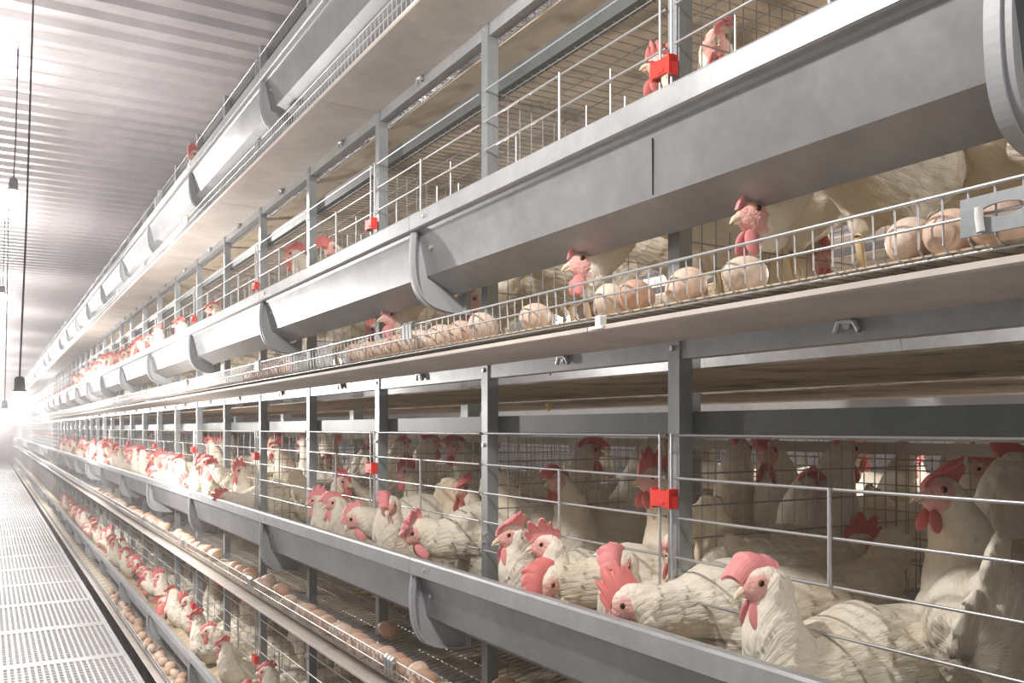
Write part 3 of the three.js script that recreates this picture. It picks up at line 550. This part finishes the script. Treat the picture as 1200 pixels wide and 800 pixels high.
henAt(900, 530, 1.33, 'lookNear', 30, 2, 'shaded hen facing out from the back screen');
henAt(774, 520, 1.33, 'alert', 200, 2, 'shaded hen at the back screen beside the upright');
placeHen('peck', 1.05, 0.98, 2, 12, true, 'white hen with its back against the bars, pecking in the trough', null, 1.0);
placeHen('rump', 1.16, 0.70, 2, 160, true, 'white hen turned away, broad rump against the lower bars', null, 1.12);
placeHen('peckNear', 1.07, 1.22, 2, 20, true, 'white hen feeding with its body low behind the trough', null, 0.98);
henAt(456, 592, 0.85, 'craneNear', -10, 2, 'white hen with a pale face looking over the trough by the second red clip', null, 4);
henAt(488, 622, 0.83, 'peck', -2, 2, 'white hen lowering a bright pink comb to the feed', null, true);
placeHen('rump', 1.09, 1.80, 2, 178, true, 'hen showing its round cream rump between upright and trough', null, 1.14);
henAt(476, 555, 1.02, 'alert', 2, 2, 'hen in profile with a red comb behind the short wire stub');
henAt(541, 573, 1.0, 'lookNear', 20, 2, 'hen with a red face beside the steel upright');
henAt(535, 525, 1.22, 'alert', 12, 2, 'shaded hen high at the back beside the upright');
henAt(505, 520, 1.2, 'alertTall', 170, 2, 'long-necked hen standing tall at the back');
henAt(470, 522, 1.28, 'alertTall', 150, 2, 'cream hen standing tall near the partition');
henAt(383, 574, 1.0, 'alert', 165, 2, 'hen looking sideways along the cage beside the third upright');
henAt(402, 566, 0.90, 'turnBack', 10, 2, 'white hen turning its head back over the trough');
henAt(372, 602, 0.84, 'craneAway', 0, 2, 'white hen with a bent comb, outermost in the feeding trio', null, 2);
henAt(392, 604, 0.825, 'crane', -8, 2, 'white hen with a red wattle in the middle of the feeding trio', null, 6);
henAt(418, 606, 0.83, 'peck', 10, 2, 'white hen with a comb hanging forward in the feeding trio', null, 4);
henAt(430, 530, 1.25, 'alert', 160, 2, 'shaded hen behind the second red clip');

let henCount = 33;
const R0 = rng(77), pick = (a) => a[Math.floor(R0() * a.length)];
const outPoses = ['crane', 'craneAway', 'craneNear', 'peck', 'peckNear', 'reach', 'crane', 'reachAway'], inPoses = ['alert', 'alertTall', 'lookDown', 'lookNear', 'squat', 'turnBack'];
function fill(tier, i, nOut, nIn, near, label, group) {
  const Z0 = Z_NEAR + i * S;
  for (let k = 0; k < nOut; k++) { placeHen(pick(outPoses), 1.06 + R0() * 0.07, Z0 + (k + 0.5 + 0.35 * (R0() - 0.5)) * S / nOut, tier, (R0() - 0.5) * 44, near, label, group, 0.92 + R0() * 0.14); henCount++; }
  for (let k = 0; k < nIn; k++) { placeHen(pick(inPoses), 1.2 + R0() * 0.17, Z0 + (k + 0.5 + 0.35 * (R0() - 0.5)) * S / nIn, tier, pick([0, 20, -20, 60, -60, 120, 160, 180, -150]) + R0() * 20, near, label, group, 0.95 + R0() * 0.12); henCount++; }
}
for (let i = 8; i < 14; i++) fill(2, i, 3, 2, true, 'white hen crowding the second tier cages farther along the row', 'second tier hens farther along');
for (let i = 14; i < 24; i++) fill(2, i, 3, 1, false, 'small white hen in the hazy far part of the second tier', 'second tier hens in the haze');
for (let i = 7; i < 13; i++) fill(1, i, 3, 2, true, 'white hen feeding in the lowest tier beside the walkway', 'lowest tier hens');
for (let i = 13; i < 24; i++) fill(1, i, 3, 0, false, 'small white hen in the hazy far part of the lowest tier', 'lowest tier hens in the haze');

// third and top tier: heads above the rim, faces under the trough
henAt(776, 80, 0.93, 'alert', 10, 3, 'hen lifting a red comb just above the third tier trough beside a red clip');
henAt(838, 52, 1.02, 'lookNear', 10, 3, 'hen with a dark red face high in the third tier cage');
henAt(388, 292, 0.90, 'reachNear', 10, 3, 'hen with a red comb looking over the third tier trough');
henAt(345, 300, 0.92, 'alert', 25, 3, 'hen turning its head in the third tier cage beside an upright');
henAt(250, 362, 0.86, 'reach', 5, 3, 'hen with a pink comb stretching along the third tier trough');
for (const [u, v, X, pose, h, l] of [[889, 298, 0.87, 'low', 0, 'hen with its red head low between trough and egg tray by the eggs'], [688, 342, 0.87, 'low', 10, 'hen with a pink head peeping under the trough at two eggs'], [462, 388, 0.88, 'low', -5, 'hen with a red comb low behind the egg tray clips']]) {
  const p = at(u, v, X), hl = headLocal(pose).applyAxisAngle(V(0, 1, 0), Math.PI - h * Math.PI / 180), o = placeHen(pose, p.x - hl.x, -(p.z - hl.z), 3, h, true, l, null, 1, 0, 5);
}
for (let i = 3; i < 8; i++) for (let k = 0; k < 3; k++) placeHen(pick(['peck', 'low', 'peckNear']), 1.25 + 0.06 * k, Z_NEAR + (i + 0.2 + 0.3 * k) * S, 3, pick([170, 80, -80, 10, 140]), true, 'shaded hen with its head down inside the third tier', 'hens inside the third tier');
for (let i = 10; i < 22; i++) fill(3, i, 2, 0, false, 'hen showing its head above the third tier trough', 'third tier hens');
for (let i = 9; i < 10; i++) fill(4, i, 1, 0, false, 'hen behind the top tier trough near the ceiling', 'top tier hens');
// hens of the neighbouring row
for (let t = 2; t <= 3; t++) for (let k = 0; k < 11; k++) { const o = placeHen(pick(outPoses), 1.12, 0.9 + k * 0.31, t, (R0() - 0.5) * 40, false, 'white hen of the neighbouring row across the rear aisle', 'hens of the neighbouring row'); o.position.x += 2.54; }
// rear half of the row, seen through the back screen
{
  const r = rng(9);
  for (let i = 4; i < 11; i++) for (let k = 0; k < 3; k++) {
    const o = placeHen(pick(inPoses), 1.52, Z_NEAR + i * S + (k + 0.5) * 0.2, 2, pick([180, 150, 200, 90, 20, -90]) + r() * 20, false, 'hen in the rear cages beyond the wire back screen', 'hens beyond the back screen', 0.97);
    o.position.x = 1.76 + r() * 0.25; o.position.y = rim(2) - 0.21;
  }
}

// ------------------------------------------------------------------ eggs
const eggGeo = (() => { const p = []; for (let k = 0; k <= 16; k++) { const a = Math.PI * k / 16, x = -Math.cos(a); p.push(new THREE.Vector2(Math.max(1e-4, 0.0218 * Math.sin(a) * (1 - 0.14 * x)), 0.0285 * x)); } const g = new THREE.LatheGeometry(p, 20); g.rotateZ(Math.PI / 2); return g; })();
const eggMats = [[0.88, 0.65, 0.50], [0.84, 0.58, 0.43], [0.91, 0.72, 0.58], [0.74, 0.47, 0.33]].map((c) => std({ color: rgb(...c), roughness: 0.5, map: rep(speck, 3, 3) }));
const eggR = rng(31);
function egg(tier, X, Z, label, group, mat) {
  const m = solo('egg', eggGeo, eggMats[mat ?? Math.floor(eggR() * 4)], label, 'egg', group), s = 1.0 + eggR() * 0.14;
  m.position.set(X, rim(tier) - 0.2826 + 0.0216 * s + (X > 0.87 ? 0.085 * (X - 0.87) / 0.65 : 0), -Z); m.rotation.y = (eggR() - 0.5) * 1.6 + (eggR() < 0.5 ? Math.PI : 0); m.rotation.x = eggR() * 6; m.scale.setScalar(s); return m;
}
const eggPix = (tier, list, label, group, X = 0.795, mat) => list.forEach(([u, XX]) => { const p = at(u, 300, XX ?? X); egg(tier, XX ?? X, -p.z, label, group, mat); });
eggPix(3, [[1066, 0.80]], 'pale egg in the third tier tray, next to the galvanised end plate', null, 0.8, 2);
eggPix(3, [[1118, 0.80], [1172, 0.81]], 'tan egg half behind the galvanised end plate', 'eggs behind the end plate', 0.8, 0);
eggPix(3, [[872, 0.80]], 'single pale egg below the peering red hen', null, 0.8, 2);
eggPix(3, [[803, 0.80]], 'single small egg beside the upright in the third tier tray', null, 0.8, 0);
eggPix(3, [[745, 0.80], [719, 0.805]], 'one of two touching eggs under the pink hen head', 'pair of eggs in the third tier tray');
eggPix(3, [[628, 0.80]], 'single egg in the third tier tray between two groups of eggs', null, 0.8, 0);
eggPix(3, [[566, 0.79], [541, 0.795], [514, 0.79]], 'one of three eggs beside the tray clips', 'three eggs beside the clips');
{ const a = -at(488, 400, 0.795).z, b = -at(412, 410, 0.795).z; for (let z = a; z < b; z += 0.052) egg(3, 0.79 + eggR() * 0.02, z, 'egg in the long touching line beyond the tray clips', 'eggs beyond the clips'); }
for (let z = 2.75; z < 7; z += 0.055 + (eggR() < 0.18 ? 0.35 : 0)) egg(3, 0.79 + eggR() * 0.03, z, 'small egg far along the third tier tray', 'eggs far along the third tier tray');
{ const a = -at(497, 785, 0.79).z, b = -at(352, 700, 0.79).z; for (let z = a; z < b; z += 0.054) egg(2, 0.787 + eggR() * 0.012, z, 'brown egg in the tight line against the second tier guard rail', 'line of eggs in the second tier tray'); }
eggPix(2, [[590, 0.90]], 'egg resting under the trough near the bracket', null, 0.9, 3);
eggPix(2, [[455, 0.90]], 'egg resting on the wire floor beside the upright', null, 0.9, 3);
eggPix(2, [[535, 0.785]], 'last egg of the second tier tray beside the clips', null, 0.785, 0);
eggPix(2, [[338, 0.79], [331, 0.83]], 'egg just past the second tier tray clips', 'two eggs past the clips');
for (let z = 3.0; z < 8.5; z += 0.06 + eggR() * 0.06 + (eggR() < 0.12 ? 0.3 : 0)) egg(2, 0.79 + eggR() * 0.04, z, 'small egg far along the second tier tray', 'eggs far along the second tier tray');
for (let z = 3.4; z < 7.5; z += 0.06 + eggR() * 0.13) egg(1, 0.785 + eggR() * 0.06, z, 'egg in the lowest tray beside the walkway', 'eggs in the lowest tray');

// ------------------------------------------------------------------ single details
{
  const p = at(1135, 255, 0.752), o = root('end_plate', 'galvanised slotted end plate clipped to the third tier egg guard', 'plate'); o.position.set(0.752, p.y, p.z);
  const sh = new THREE.Shape(); sh.moveTo(-0.2, -0.017); sh.lineTo(0.008, -0.017); sh.lineTo(0.008, 0.017); sh.lineTo(-0.2, 0.019); sh.closePath();
  const ho = new THREE.Path(); ho.absellipse(-0.03, 0.002, 0.02, 0.006, 0, Math.PI * 2); sh.holes.push(ho);
  const g = new THREE.ExtrudeGeometry(sh, { depth: 0.003, bevelEnabled: false }); g.rotateY(-Math.PI / 2); g.rotateY(Math.PI); 
  part('plate', g, M.steel, o); part('white_pin', new Build().path([[-0.004, 0.006, 0.012], [-0.004, -0.003, 0.012], [-0.004, -0.016, 0.014]], 0.004, 6).geo(), M.white, o, 'white plastic pin');
}
{
  const a = at(769, 175, 0.787), b = at(765, 231, 0.7985), o = root('pen_mark', 'black pen stroke drawn on the third tier trough', 'mark');
  part('stroke', new Build().path([[0.7802, rim(3) - 0.052, a.z], [0.7905, rim(3) - 0.09, (a.z + b.z) / 2 - 0.001], [0.7985, rim(3) - 0.122, b.z]], 0.0011, 5).geo(), M.ink, o);
}
{ const p = at(704, 378, 0.74), o = root('plastic_end_cap', 'white plastic cap on the third tier ledge joint', 'cap'); o.position.set(0.74, p.y, p.z); part('cap', new RoundedBoxGeometry(0.014, 0.02, 0.012, 2, 0.003), M.white, o); part('lip', new Build().box(-0.012, -0.006, -0.01, -0.006, -0.012, 0.02).geo(), M.white, o); }
for (const [u, v] of [[645, 436], [643, 478]]) { const p = at(u, v, 0.96), o = root('drinker_nipple', 'tiny yellow drinker nipple hanging in the second tier', 'drinker', 'yellow drinker nipples'); o.position.copy(p); part('pin', new THREE.CylinderGeometry(0.0035, 0.002, 0.012, 8), M.yellow, o); part('cap', new Build().box(-0.005, 0.005, 0.005, 0.009, -0.006, 0.006).geo(), M.yellow, o); }

scene.traverse((o) => { if (o.isMesh) { o.castShadow = true; o.receiveShadow = true; } });
renderer.render(scene, camera);
